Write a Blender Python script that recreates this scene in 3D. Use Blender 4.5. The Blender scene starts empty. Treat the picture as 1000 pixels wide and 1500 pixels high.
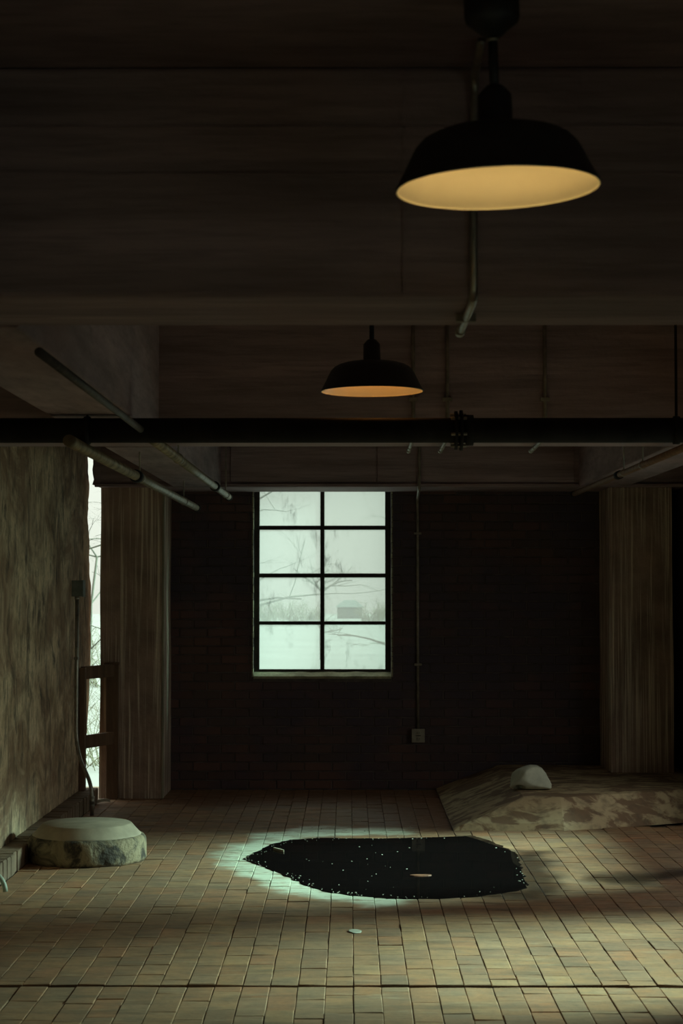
import bpy, bmesh, math, random
from mathutils import Vector, Matrix, noise as mnoise

# ------------------------------------------------------------------ camera
F = 2700.0                      # focal length in pixels of the 1000x1500 frame
CAM_Z = 1.53
scene = bpy.context.scene
col = scene.collection
cam_data = bpy.data.cameras.new('camera')
cam_data.sensor_fit = 'VERTICAL'; cam_data.sensor_height = 36.0
cam_data.lens = F * 36.0 / 1500.0
cam_data.clip_start = 0.05; cam_data.clip_end = 600
cam_data.dof.use_dof = True; cam_data.dof.focus_distance = 12.5; cam_data.dof.aperture_fstop = 7.0
cam = bpy.data.objects.new('camera', cam_data); col.objects.link(cam)
cam.location = (0, 0, CAM_Z)
cam.rotation_euler = (math.radians(90) + math.atan(112 / F), 0, math.atan(12 / F))
scene.camera = cam
CAM_M = cam.rotation_euler.to_matrix()
scene.view_settings.view_transform = 'Standard'; scene.view_settings.look = 'None'
scene.view_settings.gamma = 1.0; scene.view_settings.use_curve_mapping = False
scene.view_settings.exposure = 0.62

# ------------------------------------------------------------------ sky and sun
world = bpy.data.worlds.new('overcast_sky'); scene.world = world
world.use_nodes = True
wn = world.node_tree.nodes; wl = world.node_tree.links; wn.clear()
w_out = wn.new('ShaderNodeOutputWorld'); w_bg = wn.new('ShaderNodeBackground')
w_tc = wn.new('ShaderNodeTexCoord'); w_sep = wn.new('ShaderNodeSeparateXYZ')
w_map = wn.new('ShaderNodeMapRange')
w_map.inputs['From Min'].default_value = 0; w_map.inputs['From Max'].default_value = 1
w_map.inputs['To Min'].default_value = 1.0; w_map.inputs['To Max'].default_value = 3.0   # overcast sky: zenith three times the horizon
wl.new(w_tc.outputs['Generated'], w_sep.inputs[0]); wl.new(w_sep.outputs['Z'], w_map.inputs['Value'])
wl.new(w_map.outputs[0], w_bg.inputs['Strength'])
w_bg.inputs['Color'].default_value = (0.515, 0.555, 0.48, 1)
wl.new(w_bg.outputs[0], w_out.inputs[0])
sun_data = bpy.data.lights.new('hazy_sun', 'SUN'); sun_data.energy = 8.0
sun_data.color = (0.62, 1.0, 0.84); sun_data.angle = math.radians(20)
sun = bpy.data.objects.new('hazy_sun', sun_data); col.objects.link(sun)
sun.location = (12, 6, 14)
sun.rotation_euler = Vector((-0.86, -0.20, -0.41)).to_track_quat('-Z', 'Y').to_euler()

# ------------------------------------------------------------------ layout helpers
R = random.Random(7)
def ray(x, y):
    return CAM_M @ Vector(((x - 500) / F, (750 - y) / F, -1))
def at_depth(x, y, d):
    v = ray(x, y); return Vector((0, 0, CAM_Z)) + v * (d / v.y)
def at_height(x, y, z=0.0):
    v = ray(x, y); return Vector((0, 0, CAM_Z)) + v * ((z - CAM_Z) / v.z)
def to_pixel(p):
    v = CAM_M.transposed() @ (Vector(p) - Vector((0, 0, CAM_Z)))
    return 500 + F * v.x / -v.z, 750 - F * v.y / -v.z

def link(name, mesh, mat, parent=None, smooth=False):
    o = bpy.data.objects.new(name, mesh); col.objects.link(o)
    if mat is not None and not mesh.materials: mesh.materials.append(mat)
    if parent is not None: o.parent = parent
    if smooth:
        for p in mesh.polygons: p.use_smooth = True
    return o
def from_bm(name, bm, mat, parent=None, smooth=False):
    bmesh.ops.recalc_face_normals(bm, faces=bm.faces)
    me = bpy.data.meshes.new(name); bm.to_mesh(me); bm.free()
    return link(name, me, mat, parent, smooth)
def tag(o, label=None, category=None, group=None, kind=None):
    if label: o['label'] = label
    if category: o['category'] = category
    if group: o['group'] = group
    if kind: o['kind'] = kind
    return o
def empty(name, loc=(0, 0, 0)):
    o = bpy.data.objects.new(name, None); col.objects.link(o)
    o.location = loc; o.empty_display_size = 0.1
    return o

def add_box(bm, x0, x1, y0, y1, z0, z1, bevel=0.0):
    vs = [bm.verts.new(p) for p in ((x0,y0,z0),(x1,y0,z0),(x1,y1,z0),(x0,y1,z0),(x0,y0,z1),(x1,y0,z1),(x1,y1,z1),(x0,y1,z1))]
    fs = [bm.faces.new([vs[i] for i in q]) for q in ((0,3,2,1),(4,5,6,7),(0,1,5,4),(1,2,6,5),(2,3,7,6),(3,0,4,7))]
    if bevel > 0:
        es = list({e for f in fs for e in f.edges})
        bmesh.ops.bevel(bm, geom=es, offset=bevel, segments=2, affect='EDGES', profile=0.5)
def add_box_frame(bm, a, b, w, h, up=Vector((0, 0, 1)), bevel=0.0):
    """a bar from a to b, w across, h along the up direction"""
    a = Vector(a); b = Vector(b); t = (b - a).normalized(); s = t.cross(up).normalized(); u = s.cross(t).normalized()
    vs = []
    for p in (a, b):
        for i, j in ((-1,-1),(1,-1),(1,1),(-1,1)):
            vs.append(bm.verts.new(p + s * (i * w / 2) + u * (j * h / 2)))
    fs = [bm.faces.new([vs[i] for i in q]) for q in ((0,1,2,3),(7,6,5,4),(0,4,5,1),(1,5,6,2),(2,6,7,3),(3,7,4,0))]
    if bevel > 0:
        bmesh.ops.bevel(bm, geom=list({e for f in fs for e in f.edges}), offset=bevel, segments=1, affect='EDGES')
def fillet(pts, r, n=5):
    pts = [Vector(p) for p in pts]; out = [pts[0]]
    for i in range(1, len(pts) - 1):
        p, a, b = pts[i], pts[i-1], pts[i+1]
        da, db = (a - p), (b - p)
        rr = min(r, da.length * .45, db.length * .45)
        s, e = p + da.normalized() * rr, p + db.normalized() * rr
        for k in range(n + 1):
            t = k / n
            out.append(s.lerp(p, t).lerp(p.lerp(e, t), t))
    out.append(pts[-1]); return out
def add_tube(bm, pts, r, seg=12, caps=True):
    pts = [Vector(p) for p in pts]
    rs = r if isinstance(r, (list, tuple)) else [r] * len(pts)
    t0 = (pts[1] - pts[0]).normalized()
    ref = Vector((0, 0, 1)) if abs(t0.z) < 0.9 else Vector((1, 0, 0))
    n = t0.cross(ref).normalized(); rings = []
    for i, p in enumerate(pts):
        if i == 0: t = t0
        elif i == len(pts) - 1: t = (pts[i] - pts[i-1]).normalized()
        else: t = ((pts[i+1] - pts[i]).normalized() + (pts[i] - pts[i-1]).normalized()).normalized()
        n = (n - t * n.dot(t)).normalized(); b = t.cross(n)
        rings.append([bm.verts.new(p + (n * math.cos(a) + b * math.sin(a)) * rs[i])
                      for a in (2 * math.pi * k / seg for k in range(seg))])
    for i in range(len(rings) - 1):
        for k in range(seg):
            bm.faces.new((rings[i][k], rings[i][(k+1) % seg], rings[i+1][(k+1) % seg], rings[i+1][k]))
    if caps:
        bm.faces.new(list(reversed(rings[0]))); bm.faces.new(rings[-1])
def tube(name, pts, r, mat, parent=None, seg=12):
    bm = bmesh.new(); add_tube(bm, pts, r, seg); return from_bm(name, bm, mat, parent, True)
def box(name, dims, mat, parent=None, bevel=0.0):
    bm = bmesh.new(); add_box(bm, *dims, bevel=bevel); return from_bm(name, bm, mat, parent)
def lathe(name, prof, mat, parent=None, seg=48, closed=False):
    bm = bmesh.new(); rings = []
    for r, z in prof:
        if r < 1e-6: rings.append([bm.verts.new((0, 0, z))])
        else: rings.append([bm.verts.new((r * math.cos(a), r * math.sin(a), z)) for a in (2 * math.pi * k / seg for k in range(seg))])
    pairs = list(zip(rings, rings[1:]))
    if closed: pairs.append((rings[-1], rings[0]))
    for a, b in pairs:
        for k in range(seg):
            k2 = (k + 1) % seg
            if len(a) == 1 and len(b) == 1: continue
            if len(a) == 1: bm.faces.new((a[0], b[k2], b[k]))
            elif len(b) == 1: bm.faces.new((a[k], a[k2], b[0]))
            else: bm.faces.new((a[k], a[k2], b[k2], b[k]))
    return from_bm(name, bm, mat, parent, True)

# ------------------------------------------------------------------ material helpers
class Mat:
    def __init__(self, name, base=(.5,.5,.5), rough=.8, metal=0.0, spec=0.5):
        self.m = bpy.data.materials.new(name); self.m.use_nodes = True
        self.nt = self.m.node_tree; self.n = self.nt.nodes; self.l = self.nt.links
        self.b = self.n['Principled BSDF']
        self.b.inputs['Base Color'].default_value = (*base, 1)
        self.b.inputs['Roughness'].default_value = rough
        self.b.inputs['Metallic'].default_value = metal
        self.b.inputs['Specular IOR Level'].default_value = spec
        self.pos = None
    def position(self):
        if self.pos is None: self.pos = self.n.new('ShaderNodeNewGeometry').outputs['Position']
        return self.pos
    def coords(self, scale=(1,1,1), obj=False):
        mp = self.n.new('ShaderNodeMapping'); mp.inputs['Scale'].default_value = scale
        src = self.n.new('ShaderNodeTexCoord').outputs['Object'] if obj else self.position()
        self.l.new(src, mp.inputs['Vector']); return mp.outputs[0]
    def noise(self, scale, detail=4, rough=.55, vec=None, dist=0.0):
        t = self.n.new('ShaderNodeTexNoise'); t.inputs['Scale'].default_value = scale
        t.inputs['Detail'].default_value = detail; t.inputs['Roughness'].default_value = rough
        t.inputs['Distortion'].default_value = dist
        self.l.new(vec if vec is not None else self.position(), t.inputs['Vector'])
        return t.outputs['Fac']
    def remap(self, v, a, b, c=0.0, d=1.0, smooth=False):
        m = self.n.new('ShaderNodeMapRange'); m.clamp = True
        if smooth: m.interpolation_type = 'SMOOTHSTEP'
        for k, x in zip(('From Min','From Max','To Min','To Max'), (a,b,c,d)): m.inputs[k].default_value = x
        self.l.new(v, m.inputs['Value']); return m.outputs[0]
    def math(self, op, a, b=None):
        m = self.n.new('ShaderNodeMath'); m.operation = op
        for i, x in enumerate((a, b)):
            if x is None: continue
            if isinstance(x, (int, float)): m.inputs[i].default_value = x
            else: self.l.new(x, m.inputs[i])
        return m.outputs[0]
    def mix(self, fac, a, b, mode='MIX'):
        m = self.n.new('ShaderNodeMix'); m.data_type = 'RGBA'; m.blend_type = mode
        for sock, x in ((m.inputs[0], fac), (m.inputs[6], a), (m.inputs[7], b)):
            if isinstance(x, (int, float)): sock.default_value = x
            elif isinstance(x, tuple): sock.default_value = (*x, 1)
            else: self.l.new(x, sock)
        return m.outputs[2]
    def bump(self, h, strength=.3, dist=.01):
        b = self.n.new('ShaderNodeBump'); b.inputs['Strength'].default_value = strength; b.inputs['Distance'].default_value = dist
        self.l.new(h, b.inputs['Height']); self.l.new(b.outputs[0], self.b.inputs['Normal'])
    def color(self, c): self.l.new(c, self.b.inputs['Base Color'])
    def rough(self, r): self.l.new(r, self.b.inputs['Roughness'])
    def capsule(self, a, b, r, soft):
        """1 inside a rounded bar on the ground from a to b, 0 outside"""
        a = Vector((a[0], a[1], 0)); ba = Vector((b[0], b[1], 0)) - a
        def vm(op, x, y=None):
            n = self.n.new('ShaderNodeVectorMath'); n.operation = op
            for i, q in enumerate((x, y)):
                if q is None: continue
                if isinstance(q, Vector): n.inputs[i].default_value = q
                else: self.l.new(q, n.inputs[i])
            return n
        flat = vm('MULTIPLY', self.warped(), Vector((1, 1, 0))).outputs[0]
        pa = vm('SUBTRACT', flat, a).outputs[0]
        h = vm('DOT_PRODUCT', pa, ba / max(ba.length_squared, 1e-6)).outputs['Value']
        h = self.remap(h, 0, 1)
        sc = self.n.new('ShaderNodeVectorMath'); sc.operation = 'SCALE'; sc.inputs[0].default_value = ba; self.l.new(h, sc.inputs['Scale'])
        d = vm('LENGTH', vm('SUBTRACT', pa, sc.outputs[0]).outputs[0]).outputs['Value']
        return self.remap(d, r + soft, r - soft * .2, smooth=True)
    _w = None
    def warped(self):
        if self._w is None:
            t = self.n.new('ShaderNodeTexNoise'); t.inputs['Scale'].default_value = 2.6; t.inputs['Detail'].default_value = 6
            self.l.new(self.position(), t.inputs['Vector'])
            s = self.n.new('ShaderNodeVectorMath'); s.operation = 'SUBTRACT'; s.inputs[1].default_value = (.5,.5,.5); self.l.new(t.outputs['Color'], s.inputs[0])
            k = self.n.new('ShaderNodeVectorMath'); k.operation = 'SCALE'; k.inputs['Scale'].default_value = .45; self.l.new(s.outputs[0], k.inputs[0])
            a = self.n.new('ShaderNodeVectorMath'); a.operation = 'ADD'; self.l.new(self.position(), a.inputs[0]); self.l.new(k.outputs[0], a.inputs[1])
            self._w = a.outputs[0]
        return self._w

def simple(name, base, rough=.6, metal=0.0, var=.35, scale=14, spec=.5):
    m = Mat(name, base, rough, metal, spec)
    f = m.noise(scale, 5)
    dark = tuple(c * (1 - var) for c in base); light = tuple(min(1, c * (1 + var)) for c in base)
    m.color(m.mix(m.remap(f, .3, .7), dark, light))
    m.bump(m.noise(scale * 3, 3), .15, .004)
    return m.m

# concrete of beams and ceiling: board-formed, long grain along x
def concrete(name, base, stretch=(1,1,1), var=.35, ribs=0.0):
    m = Mat(name, base, .9)
    v = m.coords(stretch)
    f1 = m.noise(2.2, 6, .6, v); f2 = m.noise(11, 5, .6, v); f3 = m.noise(1.3, 3)
    c = m.mix(m.remap(f1, .3, .7), tuple(x * (1 - var) for x in base), tuple(x * (1 + var) for x in base))
    c = m.mix(m.remap(f2, .45, .75, 0, .6), c, tuple(x * .5 for x in base))
    c = m.mix(m.remap(f3, .5, .75, 0, .5), c, tuple(x * y for x, y in zip(base, (1.15, .95, .85))))
    m.color(c); m.bump(m.math('ADD', f2, m.noise(40, 3)), .35, .008)
    return m.m
M = {}
M['beam'] = concrete('beam_concrete', (.36, .26, .27), (.35, 3, 5))
M['girder'] = concrete('girder_concrete', (.36, .26, .27), (2, .5, 3))
M['ceiling'] = concrete('ceiling_concrete', (.36, .26, .27), (.5, 2, 2))
M['lintel'] = concrete('lintel_concrete', (.36, .26, .27), (.35, 3, 6), .35)
M['rear'] = concrete('rear_concrete', (.16, .14, .12))
M['platform'] = None

# left column: cement wash that ran down in pale vertical streaks
def streaked(name, base, pale, lo=.52, hi=.66):
    m = Mat(name, base, .85)
    v = m.coords((26, 26, .55)); s1 = m.noise(1.0, 5, .6, v)
    v2 = m.coords((70, 70, .8)); s2 = m.noise(1.0, 3, .5, v2)
    blot = m.noise(3.5, 5)
    c = m.mix(m.remap(blot, .3, .7), tuple(x * .6 for x in base), tuple(x * 1.25 for x in base))
    st = m.math('MAXIMUM', m.remap(s1, lo, hi, 0, .85), m.remap(s2, .56, .66, 0, .7))
    c = m.mix(st, c, pale)
    m.color(c); m.bump(m.math('ADD', s1, m.noise(30, 3)), .5, .012)
    return m.m
M['column'] = streaked('streaked_concrete', (.42, .29, .225), (.98, .86, .70))
M['column_edge'] = concrete('column_edge_plaster', (.34, .30, .22), (8, 8, 1))

# left wall: mouldy plaster, dark patches and long runs
m = Mat('mouldy_plaster', (.4, .36, .27), .9)
big = m.noise(2.0, 8, .66, m.coords((1, .75, .9)), 1.2)
run = m.noise(3.0, 7, .68, m.coords((1, 1.5, .8)), 1.0)
fine = m.noise(22, 5)
rust = m.noise(1.6, 6, .6, m.coords((1, .9, 1.2)), .8)
c = m.mix(m.remap(big, .40, .60), (.36, .22, .135), (.84, .64, .42))
c = m.mix(m.remap(run, .54, .64, 0, .85), c, (.085, .062, .045))
c = m.mix(m.remap(rust, .50, .64, 0, .55), c, (.30, .17, .085))
c = m.mix(m.remap(fine, .55, .72, 0, .5), c, (.14, .10, .07))
grain = m.noise(9, 6, .7, m.coords((1, 1.2, .5)))
c = m.mix(m.remap(grain, .50, .64, 0, .7), c, (.13, .095, .06))
m.color(c); m.bump(m.math('ADD', m.math('MULTIPLY', run, 1.2), fine), .6, .014)
M['plaster'] = m.m

# brick paving: one tint per brick, stains and wet patches that follow the floor
def paving(name, bare=False):
    m = Mat(name, (.3, .24, .16), .8)
    tint = m.n.new('ShaderNodeAttribute'); tint.attribute_name = 'tint'
    f = m.noise(9, 6, .65); g = m.noise(34, 4); s = m.noise(1.4, 6, .6)
    base = (.15, .10, .06) if bare else tint.outputs['Color']
    c = m.mix(m.remap(f, .35, .7, 0, .55), base, (.15, .115, .075))
    c = m.mix(m.remap(g, .55, .8, 0, .45), c, (.09, .07, .05))
    c = m.mix(m.remap(s, .5, .7, 0, .55), c, (.17, .11, .065), 'MIX')
    streak = m.noise(2.2, 6, .65, m.coords((.8, 5.5, 1)))
    c = m.mix(m.remap(streak, .50, .66, 0, .62), c, (.13, .085, .05))
    streak2 = m.noise(5.0, 6, .7, m.coords((.7, 4.0, 1)))
    c = m.mix(m.remap(streak2, .54, .68, 0, .5), c, (.48, .33, .20))
    # reddish, wetter bricks near the back wall
    def caps(lst, r, soft):
        out = None
        for (a, b) in lst:
            q = m.capsule(at_height(*a), at_height(*b), r, soft)
            out = q if out is None else m.math('MAXIMUM', out, q)
        return out
    back = caps([((330, 1172), (640, 1172)), ((600, 1190), (650, 1205))], .30, .40)
    c = m.mix(m.math('MULTIPLY', back, .75), c, (.16, .06, .028))
    dark = caps([((772, 1250), (775, 1302)), ((905, 1287), (1010, 1278)), ((540, 1300), (760, 1308)), ((955, 1207), (1010, 1200))], .07, .19)
    c = m.mix(m.math('MULTIPLY', dark, .85), c, (.035, .018, .012))
    crust = caps([((362, 1250), (400, 1280)), ((400, 1280), (470, 1310)), ((470, 1310), (550, 1318)),
                  ((362, 1250), (405, 1226)), ((405, 1226), (470, 1217)), ((470, 1217), (560, 1218))], .12, .13)
    patch = m.noise(6, 7, .72, m.coords((.8, 2.2, 1)))
    crust = m.math('MULTIPLY', crust, m.remap(patch, .38, .50, .2, 1))
    c = m.mix(m.math('MULTIPLY', crust, .95), c, (.74, .80, .64))
    m.color(c)
    wet = m.math('MAXIMUM', m.math('MULTIPLY', back, .8), m.math('MAXIMUM', m.math('MULTIPLY', crust, 1.0), dark))
    rv = m.math('SUBTRACT', m.remap(f, .3, .7, .62, .82), m.math('MULTIPLY', wet, .32))
    m.rough(rv)
    m.bump(m.math('ADD', f, m.math('MULTIPLY', g, .6)), .3, .006)
    return m.m
M['paver'] = paving('brick_paving')
M['mortar'] = paving('paving_bed', True)

# sooty brick of the back wall
m = Mat('sooty_brick', (.035, .022, .018), .85, spec=.25)
tint = m.n.new('ShaderNodeAttribute'); tint.attribute_name = 'tint'
f = m.noise(1.5, 5)
c = m.mix(m.remap(f, .42, .62), (.09, .069, .088), tint.outputs['Color'])
m.color(c); m.bump(m.noise(60, 3), .3, .004)
M['brick'] = m.m
M['brick_mortar'] = simple('sooty_mortar', (.13, .105, .10), .95, spec=.1)
M['curb_brick'] = concrete('curb_brick', (.22, .15, .10))
M['ledge'] = None
m = Mat('smeared_concrete', (.3, .22, .14), .8)
sm = m.noise(4.0, 7, .6, m.coords((1.0, 1.6, 2.2)), .7); sp = m.noise(16, 5)
c = m.mix(m.remap(sm, .46, .54), (.22, .13, .075), (.50, .37, .22))
c = m.mix(m.remap(sp, .5, .7, 0, .5), c, (.12, .09, .06))
m.color(c); m.bump(sp, .35, .008); M['ledge'] = m.m
m = Mat('cracked_footing', (.2, .17, .12), .85)
sm = m.noise(7, 7, .65, None, 1.0); sp = m.noise(30, 5)
c = m.mix(m.remap(sm, .42, .58), (.05, .04, .03), (.30, .24, .15))
m.color(c); m.bump(m.math('ADD', sm, sp), .7, .02); M['drum'] = m.m
M['cap'] = simple('smooth_cement_cap', (.42, .345, .25), .75, var=.2, scale=9)
M['steel'] = simple('galvanised_steel', (.42, .40, .34), .42, .85, .3, 20)
M['dull_steel'] = simple('dull_conduit', (.30, .255, .205), .45, .25, .35, 20)
M['painted_pipe'] = simple('flaked_painted_pipe', (.24, .185, .115), .5, .35, .6, 9)
M['rust_pipe'] = simple('rusty_pipe', (.24, .13, .075), .6, .3, .4, 25)
M['black_pipe'] = simple('black_iron_pipe', (.022, .02, .021), .85, 0, .3, 10, .2)
M['window_steel'] = simple('dark_window_steel', (.045, .034, .030), .6, .2, .4, 20)
M['sill'] = concrete('mossy_sill', (.36, .33, .22), (3, 3, 3), .5)
M['wood'] = concrete('weathered_timber', (.19, .115, .07), (6, 6, .6), .4)
M['lamp_black'] = simple('black_enamel', (.02, .019, .021), .5, 0, .2, 10)
M['enamel'] = simple('cream_enamel', (.80, .74, .60), .28, 0, .04, 8)
M['plastic'] = simple('ivory_plastic', (.34, .30, .24), .5, 0, .15, 30)
M['slot'] = simple('socket_slot', (.01, .01, .01), .7)
M['box_grey'] = simple('grey_box', (.20, .22, .20), .5, .2, .2, 30)
M['stone'] = simple('pale_grey_stone', (.55, .54, .44), .8, 0, .14, 18)
M['hose'] = simple('pale_green_hose', (.34, .38, .30), .45, 0, .12, 20)
M['leaf'] = simple('dead_leaf', (.20, .075, .035), .7)
M['stick'] = simple('pale_stick', (.42, .36, .27), .8)
M['fleck'] = simple('pale_flecks', (.55, .55, .45), .8)
M['snow'] = simple('thawing_snow_ground', (.26, .26, .25), .95, 0, .12, .25)
M['joint'] = simple('dark_joint_filler', (.030, .020, .015), .95, 0, .5, 20, .05)
M['dim_pipe'] = simple('tarnished_dark_pipe', (.075, .06, .05), .6, .2, .4, 20)
M['unseen_ground'] = simple('unseen_ground_dark', (.06, .055, .05), .9, 0, .2, 2)
M['bark'] = simple('grey_bark', (.12, .125, .10), .9, 0, .3, 8)
M['shed_wall'] = simple('shed_boards', (.20, .23, .21), .9)
M['shed_roof'] = simple('shed_roof_sheet', (.16, .19, .18), .8)
M['thicket'] = simple('thicket_twigs', (.20, .20, .14), .9)

m = Mat('still_water', (.006, .005, .005), .03, spec=.5)
m.b.inputs['IOR'].default_value = 1.33
m.bump(m.noise(3, 2), .02, .004); M['water'] = m.m

def glass_material():
    mt = bpy.data.materials.new('dusty_glass'); mt.use_nodes = True
    nt = mt.node_tree; n = nt.nodes; l = nt.links; n.clear()
    out = n.new('ShaderNodeOutputMaterial')
    tr = n.new('ShaderNodeBsdfTransparent'); tr.inputs[0].default_value = (.82, .94, .90, 1)
    tl = n.new('ShaderNodeBsdfTranslucent'); tl.inputs[0].default_value = (.52, .53, .52, 1)
    df = n.new('ShaderNodeBsdfDiffuse'); df.inputs[0].default_value = (.30, .32, .26, 1)
    gl = n.new('ShaderNodeBsdfGlossy'); gl.inputs['Roughness'].default_value = .03
    g = n.new('ShaderNodeNewGeometry').outputs['Position']
    mp = n.new('ShaderNodeMapping'); mp.inputs['Scale'].default_value = (1, 1, .35); l.new(g, mp.inputs[0])
    t = n.new('ShaderNodeTexNoise'); t.inputs['Scale'].default_value = 16; t.inputs['Detail'].default_value = 8; t.inputs['Roughness'].default_value = .7
    l.new(mp.outputs[0], t.inputs['Vector'])
    t2 = n.new('ShaderNodeTexNoise'); t2.inputs['Scale'].default_value = 2.6; t2.inputs['Detail'].default_value = 3; l.new(g, t2.inputs['Vector'])
    mul = n.new('ShaderNodeMath'); mul.operation = 'MULTIPLY'
    r1 = n.new('ShaderNodeMapRange'); r1.inputs['From Min'].default_value = .53; r1.inputs['From Max'].default_value = .72; l.new(t.outputs[0], r1.inputs[0])
    r2 = n.new('ShaderNodeMapRange'); r2.inputs['From Min'].default_value = .45; r2.inputs['From Max'].default_value = .65; r2.inputs['To Max'].default_value = .85; l.new(t2.outputs[0], r2.inputs[0])
    l.new(r1.outputs[0], mul.inputs[0]); l.new(r2.outputs[0], mul.inputs[1])
    a = n.new('ShaderNodeMixShader'); a.inputs[0].default_value = .55; l.new(tr.outputs[0], a.inputs[1]); l.new(tl.outputs[0], a.inputs[2])
    b = n.new('ShaderNodeMixShader'); l.new(mul.outputs[0], b.inputs[0]); l.new(a.outputs[0], b.inputs[1]); l.new(df.outputs[0], b.inputs[2])
    cc = n.new('ShaderNodeMixShader'); cc.inputs[0].default_value = .04; l.new(b.outputs[0], cc.inputs[1]); l.new(gl.outputs[0], cc.inputs[2])
    l.new(cc.outputs[0], out.inputs[0]); return mt
M['glass'] = glass_material()

# ------------------------------------------------------------------ room shell (metres; y runs away from the camera)
H_CEIL, H_BEAM = 2.86, 2.27
WALL_L, WALL_R, WALL_B, REAR = -1.91, 2.45, 14.1, -2.2

# ceiling slab with its beams and girders
ceiling = box('ceiling', (-2.6, 2.75, REAR - .3, 14.45, H_CEIL, H_CEIL + .3), M['ceiling']); ceiling['kind'] = 'structure'
beams = []
for y0, y1, mt in ((4.65, 5.17, 'beam'), (8.95, 9.60, 'beam'), (13.30, 14.12, 'lintel')):
    x0 = -1.84 if y0 > 13 else -1.95
    b = box('beam', (x0, 2.5, y0, y1, H_BEAM, H_CEIL - .001), M[mt], None, .012); b['kind'] = 'structure'; beams.append(b)
for x0, x1 in ((-1.28, -.93), (1.655, 2.0)):
    for y0, y1 in ((REAR, 4.66), (5.16, 8.96), (9.59, 13.31)):
        g = box('girder', (x0, x1, y0, y1, H_BEAM - .005, H_CEIL - .001), M['girder'], None, .01); g['kind'] = 'structure'
# board marks: thin raised fins left by the formwork on the nearest beam
for z in (2.70, 2.58):
    box('form_seam', (-1.9, 2.45, 4.644, 4.652, z, z + .006), M['beam'], beams[0])
box('form_seam', (.135, .143, 4.644, 4.652, 2.28, 2.85), M['beam'], beams[0])
box('lintel_ledge', (-1.84, 2.45, 13.27, 13.302, 2.262, 2.285), M['lintel'], beams[2], .004)
for xa, xb in ((-.86, .19), (.20, 1.62)):
    box('formwork_panel', (xa, xb, 13.288, 13.302, 2.30, 2.82), M['lintel'], beams[2], .003)

# left wall: plaster with a broken far edge
edge_px = [(127,640),(127,655),(129,690),(130,720),(128.5,760),(131,800),(131,845),(134,860),(134,890),(133,920),(134,960),(132,1000),(130,1050),(127,1100),(124,1150),(123,1170)]
def edge_depth(z):
    for (xa, ya), (xb, yb) in zip(edge_px, edge_px[1:]):
        za, zb = CAM_Z + (862 - ya) / 200, CAM_Z + (862 - yb) / 200
        if zb <= z <= za:
            x = xa + (xb - xa) * (za - z) / (za - zb); return -WALL_L * F / (512 - x)
    return -WALL_L * F / (512 - (127 if z > 2 else 123))
bm = bmesh.new(); NZ, rows = 130, []
ys = [REAR, 2, 6, 8, 9, 10, 11, 12, 12.6, 13.0]
for i in range(NZ + 1):
    z = .105 + (2.88 - .105) * i / NZ
    e = edge_depth(z) + .05 * (mnoise.noise((0, z * 9, 3.1)) + .6 * mnoise.noise((2, z * 31, 1.7)))
    inner = [bm.verts.new((WALL_L + .008 * mnoise.noise((y * 2.3, z * 2.3, 0)), y, z)) for y in ys] + [bm.verts.new((WALL_L + .004, e - .04, z)), bm.verts.new((WALL_L - .014, e, z))]
    outer = [bm.verts.new((WALL_L - .24, e + .02, z)), bm.verts.new((WALL_L - .24, REAR, z))]
    rows.append(inner + outer)
for a, b in zip(rows, rows[1:]):
    for k in range(len(a)):
        k2 = (k + 1) % len(a); bm.faces.new((a[k], a[k2], b[k2], b[k]))
bm.faces.new(rows[0]); bm.faces.new(list(reversed(rows[-1])))
wall_left = from_bm('wall_left', bm, M['plaster']); wall_left['kind'] = 'structure'

# right wall (out of frame) with two wide openings for daylight, plus a near one added to light the first beam
OPEN = [(.2, 2.4, .6, 2.2), (7.1, 8.9, .40, 1.50), (9.75, 11.95, .55, 1.78)]
bm = bmesh.new(); yy = REAR
for y0, y1, z0, z1 in OPEN:
    add_box(bm, WALL_R, WALL_R + .3, yy, y0, -.1, H_CEIL + .02)
    add_box(bm, WALL_R, WALL_R + .3, y0, y1, -.1, z0); add_box(bm, WALL_R, WALL_R + .3, y0, y1, z1, H_CEIL + .02); yy = y1
add_box(bm, WALL_R, WALL_R + .3, yy, 14.45, -.1, H_CEIL + .02)
wall_right = from_bm('wall_right', bm, M['rear']); wall_right['kind'] = 'structure'
wall_rear = box('wall_rear', (-2.2, 2.75, REAR - .3, REAR, -.1, H_CEIL + .02), M['rear']); wall_rear['kind'] = 'structure'
# daylight portals: they only help sampling the sky through the openings
def portal(name, loc, direction, sx, sy):
    ld = bpy.data.lights.new(name, 'AREA'); ld.shape = 'RECTANGLE'; ld.size = sx; ld.size_y = sy; ld.cycles.is_portal = True
    o = bpy.data.objects.new(name, ld); col.objects.link(o); o.location = loc
    o.rotation_euler = Vector(direction).to_track_quat('-Z', 'Z').to_euler()
for y0, y1, z0, z1 in OPEN:
    portal('sky_portal', (WALL_R + .32, (y0 + y1) / 2, (z0 + z1) / 2), (-1, 0, 0), y1 - y0, z1 - z0)

# back wall with the window opening, faced with single bricks
WX0, WX1, WZ0, WZ1 = -.736, .319, .855, 2.42
bm = bmesh.new()
MY = WALL_B + .008
add_box(bm, -1.83, WX0, MY, 14.42, -.1, H_CEIL + .02); add_box(bm, WX1, 2.5, MY, 14.42, -.1, H_CEIL + .02)
add_box(bm, WX0, WX1, MY, 14.42, -.1, WZ0); add_box(bm, WX0, WX1, MY, 14.42, WZ1, H_CEIL + .02)
wall_back = from_bm('wall_back', bm, M['brick_mortar']); wall_back['kind'] = 'structure'

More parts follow.
